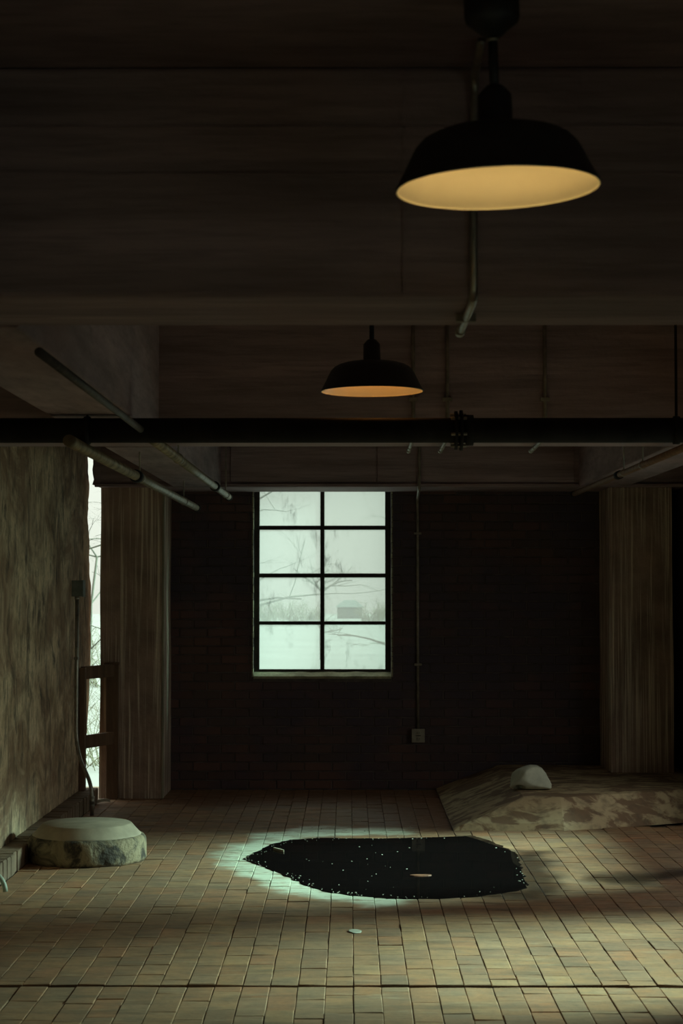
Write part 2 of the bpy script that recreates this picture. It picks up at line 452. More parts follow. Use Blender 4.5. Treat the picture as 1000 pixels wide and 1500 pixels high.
def brick_verts(lx, ly, lz, ch, face, rnd):
    """box of half sizes with the one seen face chamfered; face 'z' (paving) or 'y' (wall)"""
    j = lambda a: rnd.uniform(-a, a)
    if face == 'z':
        top = [(sx * (lx - ch) + j(.0015), sy * (ly - ch) + j(.0015), lz + j(.0012)) for sx, sy in ((-1,-1),(1,-1),(1,1),(-1,1))]
        rim = [(sx * lx + j(.001), sy * ly + j(.001), lz - ch) for sx, sy in ((-1,-1),(1,-1),(1,1),(-1,1))]
        bot = [(sx * lx, sy * ly, -lz) for sx, sy in ((-1,-1),(1,-1),(1,1),(-1,1))]
    else:
        top = [(sx * (lx - ch) + j(.001), -ly + j(.001), sz * (lz - ch) + j(.001)) for sx, sz in ((-1,-1),(1,-1),(1,1),(-1,1))]
        rim = [(sx * lx, -ly + ch, sz * lz) for sx, sz in ((-1,-1),(1,-1),(1,1),(-1,1))]
        bot = [(sx * lx, ly, sz * lz) for sx, sz in ((-1,-1),(1,-1),(1,1),(-1,1))]
    v = top + rim + bot
    f = [(0,1,2,3)] + [(4+k, 4+(k+1)%4, (k+1)%4, k) for k in range(4)] + [(8+k, 8+(k+1)%4, 4+(k+1)%4, 4+k) for k in range(4)]
    return v, f
def mesh_with_tint(name, verts, faces, tints, mat):
    me = bpy.data.meshes.new(name); me.from_pydata(verts, [], faces); me.update()
    at = me.color_attributes.new('tint', 'FLOAT_COLOR', 'POINT')
    flat = []
    for t in tints: flat.extend((*t, 1.0))
    at.data.foreach_set('color', flat); me.materials.append(mat); return me
def lay(pieces, name, stuff_name, parent, mat, face, ch, palette, n_single, score, sizes):
    """pieces: (cx, cy, cz, hx, hy, hz). The n_single best-seen ones become objects, the rest one joined part"""
    rnd = random.Random(11)
    pieces = sorted(pieces, key=score, reverse=True)
    pool = {}
    for i, (cx, cy, cz, hx, hy, hz) in enumerate(pieces[:n_single]):
        hx, hy = round(hx, 3), round(hy, 3)
        key = (hx, hy, rnd.randrange(10))
        if key not in pool:
            v, f = brick_verts(hx, hy, hz, ch, face, rnd); pool[key] = mesh_with_tint(name, v, f, [rnd.choice(palette)] * len(v), mat)
        o = bpy.data.objects.new(name, pool[key]); col.objects.link(o); o.parent = parent
        o.location = (cx, cy, cz + (rnd.uniform(-.0015, .0015) if face == 'z' else 0))
        if face == 'z': o.rotation_euler = (rnd.uniform(-.008, .008), rnd.uniform(-.012, .012), rnd.uniform(-.006, .006))
    V, Fc, T = [], [], []
    for (cx, cy, cz, hx, hy, hz) in pieces[n_single:]:
        v, f = brick_verts(hx, hy, hz, ch, face, rnd); b = len(V); t = rnd.choice(palette)
        dz = rnd.uniform(-.0015, .0015) if face == 'z' else 0
        V += [(x + cx, y + cy, z + cz + dz) for x, y, z in v]; Fc += [tuple(b + q for q in ff) for ff in f]; T += [t] * len(v)
    if V:
        o = link(stuff_name, mesh_with_tint(stuff_name, V, Fc, T, mat), None, parent); o['kind'] = 'stuff'

wall_palette = [(.16,.088,.074), (.13,.075,.066), (.18,.095,.08), (.11,.074,.068), (.15,.088,.076)]
pcs = []; CH, BL = .068, .212
for r in range(int(2.30 / CH) + 1):
    z = .004 + CH * (r + .5); x = -1.83 - (BL / 2 if r % 2 else 0)
    while x < 2.45:
        a, b = max(x, -1.825), min(x + BL, 2.44); x += BL
        spans = [(a, b)]
        if z + CH / 2 > WZ0 - .03:
            spans = [(a, min(b, WX0))] if a < WX0 else ([(max(a, WX1), b)] if b > WX1 else [])
        for p, q in spans:
            if q - p > .03: pcs.append(((p + q) / 2, WALL_B + .03, z, (q - p) / 2 - .005, .03, CH / 2 - .0045))
lay(pcs, 'brick', 'brickwork', wall_back, M['brick'], 'y', .003, wall_palette, 300,
    lambda p: -((p[0] - .6) ** 2 + (1.2 * (p[2] - 1.0)) ** 2), None)

# floor: bed, single paving bricks, an expansion joint across
floor = box('floor', (-2.2, 2.75, REAR - .3, 14.45, -.25, -.014), M['mortar']); floor['kind'] = 'structure'
floor_palette = [(.40,.205,.10), (.41,.215,.105), (.39,.20,.10), (.40,.19,.088), (.375,.21,.115), (.445,.245,.118), (.345,.175,.088), (.405,.195,.095), (.38,.22,.12), (.31,.17,.097), (.42,.19,.09)]
JOINT = 7.165; BW = .1066
def under_platform(x, y):
    return x > .80 and y > 11.9 and y > 11.75 + .22 * (1.2 - min(x, 1.2))
pcs = []; R2 = random.Random(3); i = 0; x = -1.80 + .002
while x < 2.43:
    w = BW if x + BW < 2.45 else 2.45 - x
    cx = x + w / 2
    for y_start, y_end, L, sgn in ((JOINT + .026, 14.1, .197, 1), (3.0, JOINT - .018, .30, -1)):
        y = y_start if sgn > 0 else y_end
        first = R2.uniform(.25, 1.0)
        while (y < y_end - .03) if sgn > 0 else (y > y_start):
            l = L * first if first else L * R2.choice((1, 1, 1, 1, .97, 1.03, .5 if R2.random() < .12 else 1)); first = None
            ya, yb = (y, min(y + l, y_end)) if sgn > 0 else (y - l, y)
            y = yb if sgn > 0 else ya
            cy = (ya + yb) / 2
            if under_platform(cx, cy) or yb - ya < .03: continue
            pcs.append((cx, cy, -.02, w / 2 - R2.uniform(.0008, .0020), (yb - ya) / 2 - R2.uniform(.0006, .0014), .020))
    x += w; i += 1
def floor_score(p):
    px, py = to_pixel((p[0], p[1], 0))
    if not (-10 < px < 1010 and py < 1510): return -1
    return p[3] * p[4] / p[1] ** 3
lay(pcs, 'paving_brick', 'paving_bricks_beyond', floor, M['paver'], 'z', .002, floor_palette, 300, floor_score, None)

bm = bmesh.new(); prev = None; n = 90
for k in range(n + 1):
    x = -1.80 + 4.24 * k / n
    rv = [bm.verts.new((x, y, z)) for y, z in ((JOINT - .019, -.030), (JOINT + .027, -.030), (JOINT + .027, -.011 + .002 * mnoise.noise((x * 9, 1, 0))), (JOINT - .019, -.011 + .002 * mnoise.noise((x * 9, 5, 0))))]
    if prev:
        for q in range(4): bm.faces.new((prev[q], prev[(q+1) % 4], rv[(q+1) % 4], rv[q]))
    else: bm.faces.new(rv)
    prev = rv
bm.faces.new(list(reversed(prev))); from_bm('expansion_joint', bm, M['joint'], floor)

# curb of edging bricks below the plaster wall
curb = box('trim_1', (-2.12, -1.812, 4.0, 13.28, -.05, .098), M['brick_mortar']); curb['kind'] = 'structure'
rnd = random.Random(5); y = 8.2
variants = []
for k in range(8):
    bm = bmesh.new(); l = .098; add_box(bm, -.06, .145, -l/2 + .003, l/2 - .003, -.055, .055 + rnd.uniform(-.003, .003), .006)
    for v in bm.verts: v.co += Vector((rnd.uniform(-.002,.002), 0, rnd.uniform(-.002,.002)))
    bmesh.ops.recalc_face_normals(bm, faces=bm.faces)
    me = bpy.data.meshes.new('edging_brick'); bm.to_mesh(me); bm.free(); me.materials.append(M['curb_brick']); variants.append(me)
while y < 13.28:
    o = bpy.data.objects.new('edging_brick', rnd.choice(variants)); col.objects.link(o); o.parent = curb
    o.location = (-1.945 + rnd.uniform(-.004, .004), y, .052); y += .1

# window: steel frame, eight panes, mossy sill
window = empty('window_1', (0, 14.22, WZ0)); window['kind'] = 'structure'
def win_box(name, x0, x1, z0, z1, y0=14.195, y1=14.235, mat='window_steel', bev=.003):
    return box(name, (x0, x1, y0 - 14.22, y1 - 14.22, z0 - WZ0, z1 - WZ0), M[mat], window, bev)
zpx = lambda y: CAM_Z + (862 - y) / (F / 14.2)
xpx = lambda x: (x - 512) / (F / 14.2)
xs = [(xpx(380), xpx(469)), (xpx(475), xpx(564))]
zs = [(zpx(980), zpx(915)), (zpx(910), zpx(846)), (zpx(840), zpx(776)), (zpx(770), zpx(706))]
fr = bmesh.new()
for d in ((WX0 + .002, xs[0][0], WZ0 + .03, WZ1 - .01), (xs[1][1], WX1 - .002, WZ0 + .03, WZ1 - .01)):
    add_box(fr, d[0], d[1], -.03, .03, d[2] - WZ0, d[3] - WZ0, .003)
add_box(fr, xs[0][0], xs[1][1], -.03, .03, .03, zs[0][0] - WZ0, .003); add_box(fr, xs[0][0], xs[1][1], -.03, .03, zs[3][1] - WZ0, WZ1 - WZ0 - .01, .003)
from_bm('window_frame', fr, M['window_steel'], window)
win_box('mullion', xs[0][1], xs[1][0], zs[0][0], zs[3][1])
for k in range(3):
    for c in range(2):
        gb = win_box('glazing_bar', xs[c][0], xs[c][1], zs[k][1], zs[k+1][0], 14.20, 14.23)
        box('bar_ridge', (xs[c][0], xs[c][1], -.027, -.019, (zs[k][1] + zs[k+1][0]) / 2 - .004 - WZ0, (zs[k][1] + zs[k+1][0]) / 2 + .004 - WZ0), M['window_steel'], gb)
for a, b in xs:
    for c, d in zs:
        bm = bmesh.new(); vs = [bm.verts.new((x, 0, z - WZ0)) for x, z in ((a - .004, c - .004), (b + .004, c - .004), (b + .004, d + .004), (a - .004, d + .004))]
        bm.faces.new(vs); from_bm('pane', bm, M['glass'], window)
bm = bmesh.new(); n = 24; prev = None
for k in range(n + 1):
    x = WX0 + .004 + (WX1 - WX0 - .008) * k / n; h = .006 * mnoise.noise((x * 9, 0, 0)); g = .01 * mnoise.noise((x * 14, 4, 0))
    ringv = [bm.verts.new(p) for p in ((x, -.135 + g, -.012), (x, -.135 + g, .006 + h * .5), (x, -.035, .036 + h), (x, -.035, -.012))]
    if prev:
        for q in range(4): bm.faces.new((prev[q], prev[(q+1) % 4], ringv[(q+1) % 4], ringv[q]))
    else: bm.faces.new(ringv)
    prev = ringv
bm.faces.new(list(reversed(prev))); from_bm('window_sill', bm, M['sill'], window)
# pale chipped brick reveals at both sides
for x0, x1 in ((WX0 - .012, WX0 + .002), (WX1 - .002, WX1 + .012)):
    bm = bmesh.new(); z = WZ0
    while z < 2.27:
        h = rnd.uniform(.03, .09); add_box(bm, x0 + rnd.uniform(0, .004), x1 - rnd.uniform(0, .004), -.128 - rnd.uniform(0, .004), -.04, z - WZ0, z + h - .006 - WZ0); z += h
    from_bm('reveal_edge', bm, M['sill'], window)
portal('sky_portal', ((WX0 + WX1) / 2, 14.46, 1.6), (0, -1, 0), WX1 - WX0, 1.5)

# ------------------------------------------------------------------ columns
def column(name, x0, x1, y0, y1, z0, z1, mat, label):
    o = empty(name, ((x0 + x1) / 2, (y0 + y1) / 2, z0)); tag(o, label, 'column')
    w, d, h = (x1 - x0) / 2, (y1 - y0) / 2, z1 - z0
    bm = bmesh.new(); add_box(bm, -w, w, -d, d, 0, h)
    bmesh.ops.subdivide_edges(bm, edges=bm.edges, cuts=14, use_grid_fill=True)
    for v in bm.verts:
        nn = mnoise.noise((v.co.x * 9, v.co.y * 9, v.co.z * 2.2 + x0)); v.co.x += .006 * nn * (abs(v.co.x) > w - .01); v.co.y += .005 * nn * (abs(v.co.y) > d - .01)
    from_bm('shaft', bm, mat, o); return o
c1 = column('concrete_column', -1.825, -1.362, 13.5, 14.09, 0, H_BEAM, M['column'], 'brown concrete column with pale vertical drip streaks beside the bright wall gap')
box('corner_strip', (.463 / 2 - .012, .463 / 2 + .004, -.30, -.26, .0, H_BEAM - .03), M['column_edge'], c1, .003)
c2 = column('concrete_column', 1.905, 2.36, 13.5, 14.09, .186, H_BEAM, M['column'], 'dim concrete column rising behind the ledge with the grey rock')
for k in range(5):
    xx = -.2275 + .012 + k * .022
    box('corner_rib', (xx, xx + .010, -.303, -.29, 0, H_BEAM - .19), M['column'], c2, .002)
# stub of the lintel breaking past the left column
bm = bmesh.new(); prev = None
for k in range(16):
    z = 2.28 + .55 * k / 15; x = -1.855 + .016 * mnoise.noise((z * 17, 0, 5))
    rv = [bm.verts.new(p) for p in ((x, 13.29, z), (-1.80, 13.285, z), (-1.80, 13.9, z), (x, 13.9, z))]
    if prev:
        for q in range(4): bm.faces.new((prev[q], prev[(q+1) % 4], rv[(q+1) % 4], rv[q]))
    else: bm.faces.new(rv)
    prev = rv
bm.faces.new(list(reversed(prev))); from_bm('broken_beam_end', bm, M['lintel'], beams[2])

# ------------------------------------------------------------------ concrete ledge with ramped end, right
plat = empty('concrete_ledge', (1.6, 12.5, 0)); tag(plat, 'low smeared concrete ledge with a sloping end along the back wall', 'ledge')
def outline_x(t): return t
bm = bmesh.new()
NXL, NYL = 46, 14; grid = []
foot = lambda x: (11.72 if x < 1.35 else 11.72 + (x - 1.35) * .52)      # front line of the foot
for i in range(NXL + 1):
    x = .655 + (2.44 - .655) * i / NXL; rowv = []
    for j in range(NYL + 1):
        t = j / NYL
        y0 = foot(x); yb = 14.085
        y = y0 + (.03 * j if j <= 8 else .24 + (yb - y0 - .24) * (j - 8) / (NYL - 8))
        rise = min(1, .10 + max(0, (y - y0) / .24))
        ramp = min(1, max(0, (x - .655) / .50))
        z = min(.19, .19 * rise, .012 + .19 * ramp * 1.0) + .004 * mnoise.noise((x * 6, y * 6, 0))
        if j == 0: z = -.004
        xx = x
        rowv.append(bm.verts.new((xx - 1.6, y - 12.5, z)))
    grid.append(rowv)
for a, b in zip(grid, grid[1:]):
    for j in range(NYL): bm.faces.new((a[j], b[j], b[j+1], a[j+1]))
from_bm('ledge_body', bm, M['ledge'], plat, False)

# ------------------------------------------------------------------ grey rock on the ledge
rp = at_height(781, 1160, .185)
rock = None
prof = [(-.145,.03),(-.142,.06),(-.128,.105),(-.10,.128),(-.05,.146),(-.01,.158),(.03,.156),(.065,.138),(.095,.10),(.12,.05),(.128,.02),(.125,.0)]
bm = bmesh.new(); bmesh.ops.create_icosphere(bm, subdivisions=5, radius=1)
def rock_top(x):
    for (xa, za), (xb, zb) in zip(prof, prof[1:]):
        if xa <= x <= xb: return za + (zb - za) * (x - xa) / (xb - xa)
    return .02
for v in bm.verts:
    d = v.co.normalized()
    # superellipsoid with flattened facets
    k = (abs(d.x) ** 3.0 + abs(d.y) ** 2.6 + abs(d.z) ** 2.6) ** (-1 / 2.8)
    p = d * k
    x = p.x * .137 - .008; y = p.y * .105
    top = rock_top(x)
    zm = max(.25, (1 - min(1, abs(p.x)) ** 3.0)) ** (1 / 2.6)
    z = (max(-1, min(1, p.z / zm)) * .5 + .5) * max(.05, top * 1.02)
    fac = mnoise.noise((d.x * 2.1 + 3, d.y * 2.1, d.z * 2.1)) * .010
    v.co = Vector((x + d.x * fac, y + d.y * fac, z))
for (nx, ny, nz, dist) in ((-.75,-.45,.5,.142), (.1,-.7,.7,.150), (.8,-.35,.5,.135), (.35,-.9,.25,.098)):
    nrm = Vector((nx, ny, nz)).normalized()
    for v in bm.verts:
        e = v.co.dot(nrm) - dist
        if e > 0: v.co -= nrm * e * .8
rock = from_bm('rock', bm, M['stone'], None, True)
bm = bmesh.new(); bmesh.ops.create_icosphere(bm, subdivisions=3, radius=1, matrix=Matrix.Translation((-.088, -.085, .0)) @ Matrix.Diagonal((.044, .085, .038, 1)))
cutter = from_bm('cutter', bm, M['stone'])
md = rock.modifiers.new('hollow', 'BOOLEAN'); md.object = cutter; md.operation = 'DIFFERENCE'; md.solver = 'EXACT'
bpy.context.view_layer.update()
cut = bpy.data.meshes.new_from_object(rock.evaluated_get(bpy.context.evaluated_depsgraph_get()))
rock.modifiers.clear(); rock.data = cut; bpy.data.objects.remove(cutter)
for p in cut.polygons: p.use_smooth = True; rock.location = rp + Vector((0, .10, .0)); rock.location.z = .193
tag(rock, 'pale grey rounded rock with a dark hollow at its foot on the concrete ledge', 'rock')

# ------------------------------------------------------------------ round column footing, left
ft = empty('column_footing', (-1.485, 10.48, 0)); tag(ft, 'wide round concrete footing with a smooth top beside the brick curb', 'footing')
drum = lathe('drum', [(0,0),(.325,0),(.338,.02),(.335,.07),(.330,.12),(.315,.142),(.29,.148),(0,.148)], M['drum'], ft, 72)
for v in drum.data.vertices:
    r = math.hypot(v.co.x, v.co.y)
    if r > .2:
        a = math.atan2(v.co.y, v.co.x); k = 1 + .035 * mnoise.noise((math.cos(a) * 3, math.sin(a) * 3, v.co.z * 12)) + .02 * mnoise.noise((math.cos(a) * 11, math.sin(a) * 11, v.co.z * 30))
        v.co.x *= k; v.co.y *= k
lathe('cap', [(0,.13),(.303,.13),(.306,.146),(.298,.152),(.252,.203),(.244,.208),(0,.211)], M['cap'], ft, 72)

# ------------------------------------------------------------------ timber guard across the gap
gd = empty('timber_guard', (-1.80, 13.25, 0)); tag(gd, 'brown timber guard frame nailed across the bright gap', 'guard frame')
def gb(name, dims):
    x0, x1, y0, y1, z0, z1 = dims
    return box(name, (x0 + 1.80, x1 + 1.80, y0 - 13.25, y1 - 13.25, z0, z1), M['wood'], gd, .004)
gb('post', (-1.905, -1.865, 13.02, 13.10, .107, .97))
gb('post', (-1.77, -1.685, 13.44, 13.495, .0, .985))
for z0, z1 in ((.885, .975), (.395, .485)):
    bm = bmesh.new(); a = Vector((-1.895 + 1.80, 13.12 - 13.25, (z0 + z1) / 2)); b = Vector((-1.725 + 1.80, 13.46 - 13.25, (z0 + z1) / 2 + .004))
    add_box_frame(bm, a, b, .04, z1 - z0, bevel=.003); from_bm('rail', bm, M['wood'], gd)
gb('cap_board', (-1.785, -1.68, 13.42, 13.495, .975, .992))

# ------------------------------------------------------------------ pendant lamps
def lamp(name, loc, label, tilt, glow, stem_len):
    o = empty(name, loc); tag(o, label, 'lamp', 'pendant lamps'); o.rotation_euler = (0, math.radians(tilt), 0)
    top = 0.0; rim = -(stem_len)
    Z = lambda h: rim + h
    lathe('canopy', [(0, top),(.061, top),(.061, Z(.380)),(.058, Z(.368)),(.035, Z(.350)),(.020, Z(.336)),(.013, Z(.331)),(0, Z(.331))], M['lamp_black'], o, 40)
    lathe('stem', [(0, Z(.34)),(.0105, Z(.34)),(.0105, Z(.20)),(0, Z(.20))], M['lamp_black'], o, 20)
    lathe('locknut', [(0, Z(.332)),(.0125, Z(.332)),(.0125, Z(.325)),(0, Z(.325))], M['steel'], o, 20)
    lathe('neck', [(0, Z(.226)),(.018, Z(.226)),(.024, Z(.220)),(.037, Z(.205)),(.038, Z(.135)),(.0405, Z(.128)),(.036, Z(.126)),(.034, Z(.135)),(.034, Z(.202)),(0, Z(.202))], M['lamp_black'], o, 40)
    outer = [(.036,.134),(.07,.131),(.116,.124),(.145,.115),(.164,.105),(.180,.088),(.192,.065),(.206,.035),(.222,.006),(.2255,.002),(.2255,-.003)]
    sh = lathe('shade', [(r, Z(h)) for r, h in outer] + [(.222, Z(-.003))], M['lamp_black'], o, 96)
    inner = [(r - .0032, h - .003) for r, h in outer[:-1]] + [(.222, -.003)]
    lathe('reflector', [(r, Z(h)) for r, h in inner], M['enamel'], sh, 96)
    sock = lathe('socket', [(0, Z(.201)),(.020, Z(.201)),(.020, Z(.178)),(0, Z(.178))], M['plastic'], o, 24)
    bulb = lathe('bulb', [(.011, Z(.178)),(.013, Z(.168)),(.020, Z(.155)),(.023, Z(.143)),(.019, Z(.130)),(.010, Z(.121)),(0, Z(.119))], glow, sock, 24)
    bulb.visible_shadow = True
    return o
def bulb_glow(name, colour, strength):
    mt = bpy.data.materials.new(name); mt.use_nodes = True
    n = mt.node_tree.nodes; n.clear(); o = n.new('ShaderNodeOutputMaterial'); e = n.new('ShaderNodeEmission')
    e.inputs[0].default_value = (*colour, 1); e.inputs[1].default_value = strength; mt.node_tree.links.new(e.outputs[0], o.inputs[0]); return mt
lamp('pendant_lamp', (at_depth(719, 100, 4.02).x, 4.02, H_CEIL), 'black dome pendant lamp with a pale yellow inside, in front of the conduit', -1.8, bulb_glow('dim_yellow_bulb', (1.0, .67, .24), 92), .45)
lamp('pendant_lamp', (at_depth(544, 572, 8.05).x, 8.05, H_CEIL), 'black dome pendant lamp with an orange inside, hanging over the black cross pipe', -.3, bulb_glow('dim_orange_bulb', (1.0, .40, .075), 74), .465)

# ------------------------------------------------------------------ conduits on the beams
def conduit(name, pts, r, mat, label, clamps=(), couplings=(), group=None, fil=.05):
    base = Vector(pts[-1]); o = empty(name, base); tag(o, label, 'conduit', group)
    tube('pipe', [p - base for p in fillet(pts, fil)], r, mat, o)
    for p, d in couplings:
        p = Vector(p); d = Vector(d).normalized(); tube('coupling', [p - d * .028 - base, p + d * .028 - base], r * 1.32, M['steel'], o)
    for p, ax in clamps:
        p = Vector(p) - base
        w = r * 2.6
        if ax == 'face': dims = (p.x - w, p.x + w, p.y - r * 1.1, p.y + r * 1.2, p.z - .009, p.z + .009)
        elif ax == 'under': dims = (p.x - w, p.x + w, p.y - .009, p.y + .009, p.z - r * 1.1, p.z + r * 1.2)
        else: dims = (p.x - r * 1.2, p.x + r * 1.1, p.y - w, p.y + w, p.z - .009, p.z + .009)
        box('clamp', dims, M['dull_steel'], o, .002)
    return o
xa = at_depth(693, 435, 4.65).x; r = .0105
conduit('conduit', [(xa + .004, 4.40, H_CEIL - r), (xa + .004, 4.65 - r, H_CEIL - r - .02), (xa, 4.65 - r, 2.50), (xa, 4.65 - r, H_BEAM - r), (xa, 5.24, H_BEAM - r - .002)], r, M['steel'],
        'steel conduit running down a beam behind the yellow-lit pendant lamp', [((xa, 4.65 - r, 2.70), 'face'), ((xa, 4.95, H_BEAM - r), 'under')], [((xa, 5.20, H_BEAM - r - .002), (0, 1, 0))])
strap_x = at_depth(700, 440, 4.68).x + .03
for px, lab in ((605, 'thin steel conduit bent under a beam beside the orange-lit pendant lamp'), (655, 'thin steel conduit bent under a beam beside the flange of the cross pipe'), (798, 'thin steel conduit bent under a beam, far from the flange and lamps')):
    xb = at_depth(px, 640, 8.95).x; rr = .009
    conduit('conduit', [(xb, 8.95 - rr, H_CEIL - .01), (xb, 8.95 - rr, 2.5), (xb, 8.95 - rr, H_BEAM - rr), (xb, 9.66, H_BEAM - rr - .012)], rr, M['dull_steel'], lab,
            [((xb, 8.95 - rr, 2.45), 'face')], [((xb, 9.62, H_BEAM - rr - .012), (0, 1, 0)), ((xb, 9.46, H_BEAM - rr - .008), (0, 1, 0))])
# conduit to the socket on the back wall
xo = at_depth(612, 1077, WALL_B).x; xk = at_depth(614, 680, 13.28).x
zo = at_depth(612, 1077, WALL_B).z
conduit('conduit', [(xk, 13.275, 2.80), (xk, 13.275, 2.36), (xk - .003, 13.25, H_BEAM - .03), (xo, WALL_B - .012, H_BEAM - .06), (xo, WALL_B - .012, 1.4), (xo, WALL_B - .012, zo + .05)], .011, M['dull_steel'],
        'long steel conduit down the sooty brick wall to the wall socket', [((xo, WALL_B - .012, 1.95), 'face'), ((xo, WALL_B - .012, .95), 'face')], fil=.08)
so = empty('wall_socket', (xo, WALL_B, zo)); tag(so, 'ivory double wall socket box at the foot of the long conduit', 'socket')
box('back_box', (-.046, .046, -.045, .004, -.048, .048), M['plastic'], so, .008)
cp = box('cover_plate', (-.050, .050, -.050, -.044, -.052, .052), M['plastic'], so, .004)
for s in (-1, 1):
    fc = lathe('outlet', [(0, 0), (.017, 0), (.017, .006), (.014, .008), (0, .008)], M['plastic'], so, 20)
    fc.rotation_euler = (math.radians(90), 0, 0); fc.location = (0, -.048, s * .022)
    for q in (-1, 1): box('slot', (q * .006 - .0015, q * .006 + .0015, -.006, .006, .0078, .0086), M['slot'], fc)
box('screw_gap', (-.02, .02, -.051, -.049, -.0025, .0025), M['slot'], so)

# ------------------------------------------------------------------ box and conduit on the left wall
bxp = at_depth(112, 861, 12.77)
jb = empty('junction_box', (WALL_L, 12.72, 1.53)); tag(jb, 'small grey junction box on the mouldy plaster wall', 'electrical box')
box('box_body', (-.004, .075, -.055, .055, -.055, .055), M['box_grey'], jb, .004)
box('lid', (.074, .080, -.058, .058, -.058, .058), M['box_grey'], jb, .002)
lathe('hub', [(0, -.055), (.017, -.055), (.017, -.078), (0, -.078)], M['steel'], jb, 20).location = (.03, 0, 0)
for q in (-1, 1): box('screw', (.0795, .0815, -.004, .004, q * .044 - .004, q * .044 + .004), M['steel'], jb)
cx = WALL_L + .030
conduit('conduit', [(cx, 12.72, 1.46), (cx, 12.72, .80), (cx, 12.72, .415), (-1.740, 12.50, .20), (-1.738, 12.50, -.004)], .0135, M['steel'],
        'bent steel conduit from the junction box to the floor behind the footing', [((cx, 12.72, 1.05), 'wall')],
        [((-1.738, 12.50, .10), (0, 0, 1)), ((-1.738, 12.50, .07), (0, 0, 1))], fil=.16)

# ------------------------------------------------------------------ pipes below the ceiling
cross = empty('cross_pipe', (.2, 7.8, 2.20)); tag(cross, 'thick black iron pipe running across the room below the ceiling', 'pipe')
tube('pipe', [(-2.105, 0, 0), (2.245, 0, 0)], .053, M['black_pipe'], cross, 24)
xf = at_depth(675, 615, 7.8).x - .2
for dx, w, rr in ((-.022, .012, .082), (.0, .012, .086), (.036, .03, .066)):
    tube('flange', [(xf + dx - w / 2, 0, 0), (xf + dx + w / 2, 0, 0)], rr, M['black_pipe'], cross, 24)
for a in range(6):
    an = a * math.pi / 3 + .3; tube('bolt', [(xf - .045, .068 * math.cos(an), .068 * math.sin(an)), (xf + .022, .068 * math.cos(an), .068 * math.sin(an))], .007, M['dull_steel'], cross, 8)
for px in (128, 990):
    hx = at_depth(px, 600, 7.8).x - .2
    tube('hanger_rod', [(hx, 0, .05), (hx, 0, H_CEIL - 2.20)], .006, M['black_pipe'], cross, 8)
    bm = bmesh.new(); add_tube(bm, [(hx - .012, 0, 0), (hx + .012, 0, 0)], .060, 24); from_bm('hanger_ring', bm, M['black_pipe'], cross, True)
def depth_pipe(name, x, z, y0, y1, r, mat, label, couplings=(), rods=(), thin=None, drop=None, cap=True):
    o = empty(name, (x, y0, z)); tag(o, label, 'pipe')
    if drop:
        pts = fillet([(0, 0, 0), (0, y1 - y0, 0), (0, y1 - y0, drop - z)], .07)
        tube('pipe', pts[:1] + [Vector((0, y1 - y0 - .08, 0))], r, mat, o, 16)
        tube('elbow', fillet([(0, y1 - y0 - .09, 0), (0, y1 - y0, 0), (0, y1 - y0, -.09)], .05), r * 1.25, M['black_pipe'], o, 16)
        tube('riser', [(0, y1 - y0, -.08), (0, y1 - y0, drop - z)], r * .52, M['dull_steel'], o, 12)
        for zz in (1.70, 1.655):
            tube('riser_union', [(0, y1 - y0, zz - z), (0, y1 - y0, zz + .028 - z)], r * .95, M['painted_pipe'], o, 12)
    else:
        tube('pipe', [(0, 0, 0), (0, y1 - y0, 0)], r, mat, o, 16)
        if cap: 
            tube('end_cap', [(0, y1 - y0 - .01, 0), (0, y1 - y0 + .05, 0)], r * 1.2, M['black_pipe'], o, 16)
    for y in couplings: tube('coupling', [(0, y - y0 - .05, 0), (0, y - y0 + .05, 0)], r * 1.35, M['black_pipe'], o, 16)
    for y in rods:
        tube('hanger_rod', [(0, y - y0, r), (0, y - y0, H_CEIL - z)], .0045, M['dull_steel'], o, 8)
        tube('hanger_ring', [(0, y - y0 - .012, 0), (0, y - y0 + .012, 0)], r * 1.18, M['dull_steel'], o, 16)
    return o
depth_pipe('ceiling_pipe', -.880, 2.200, 5.2, 7.75, .014, M['dim_pipe'], 'dim narrow pipe joining a ceiling beam to the thick black cross pipe')
depth_pipe('ceiling_pipe', -.885, 2.200, 7.86, 13.45, .024, M['painted_pipe'], 'flaked pale pipe along the girder ending near the top of the window', (7.92, 12.1), (9.5, 13.15))
depth_pipe('ceiling_pipe', -1.130, 2.125, 7.40, 13.56, .025, M['painted_pipe'], 'flaked pale pipe passing the bright gap and turning down the brick wall', (9.75,), (9.9, 12.55), drop=0.0)
depth_pipe('ceiling_pipe', 1.615, 2.210, 7.9, 13.25, .019, M['rust_pipe'], 'rusty pipe along the girder above the ledge', (11.05,), (10.85, 10.15))

# ------------------------------------------------------------------ pale hose coil at the curb
hp = Vector((-1.795, 9.35, 0)); ho = empty('hose', hp); tag(ho, 'pale green hose looped against the curb', 'hose')
for k, (rr, off) in enumerate(((.105, 0), (.085, .05))):
    pts = [Vector((-.035 - off * .35 + rr * math.cos(a), -.05 - off, .012 + 1.0 * rr * max(0, math.sin(a)))) for a in (math.pi * q / 18 for q in range(19))]
    tube('loop', pts, .0125, M['hose'], ho, 12)

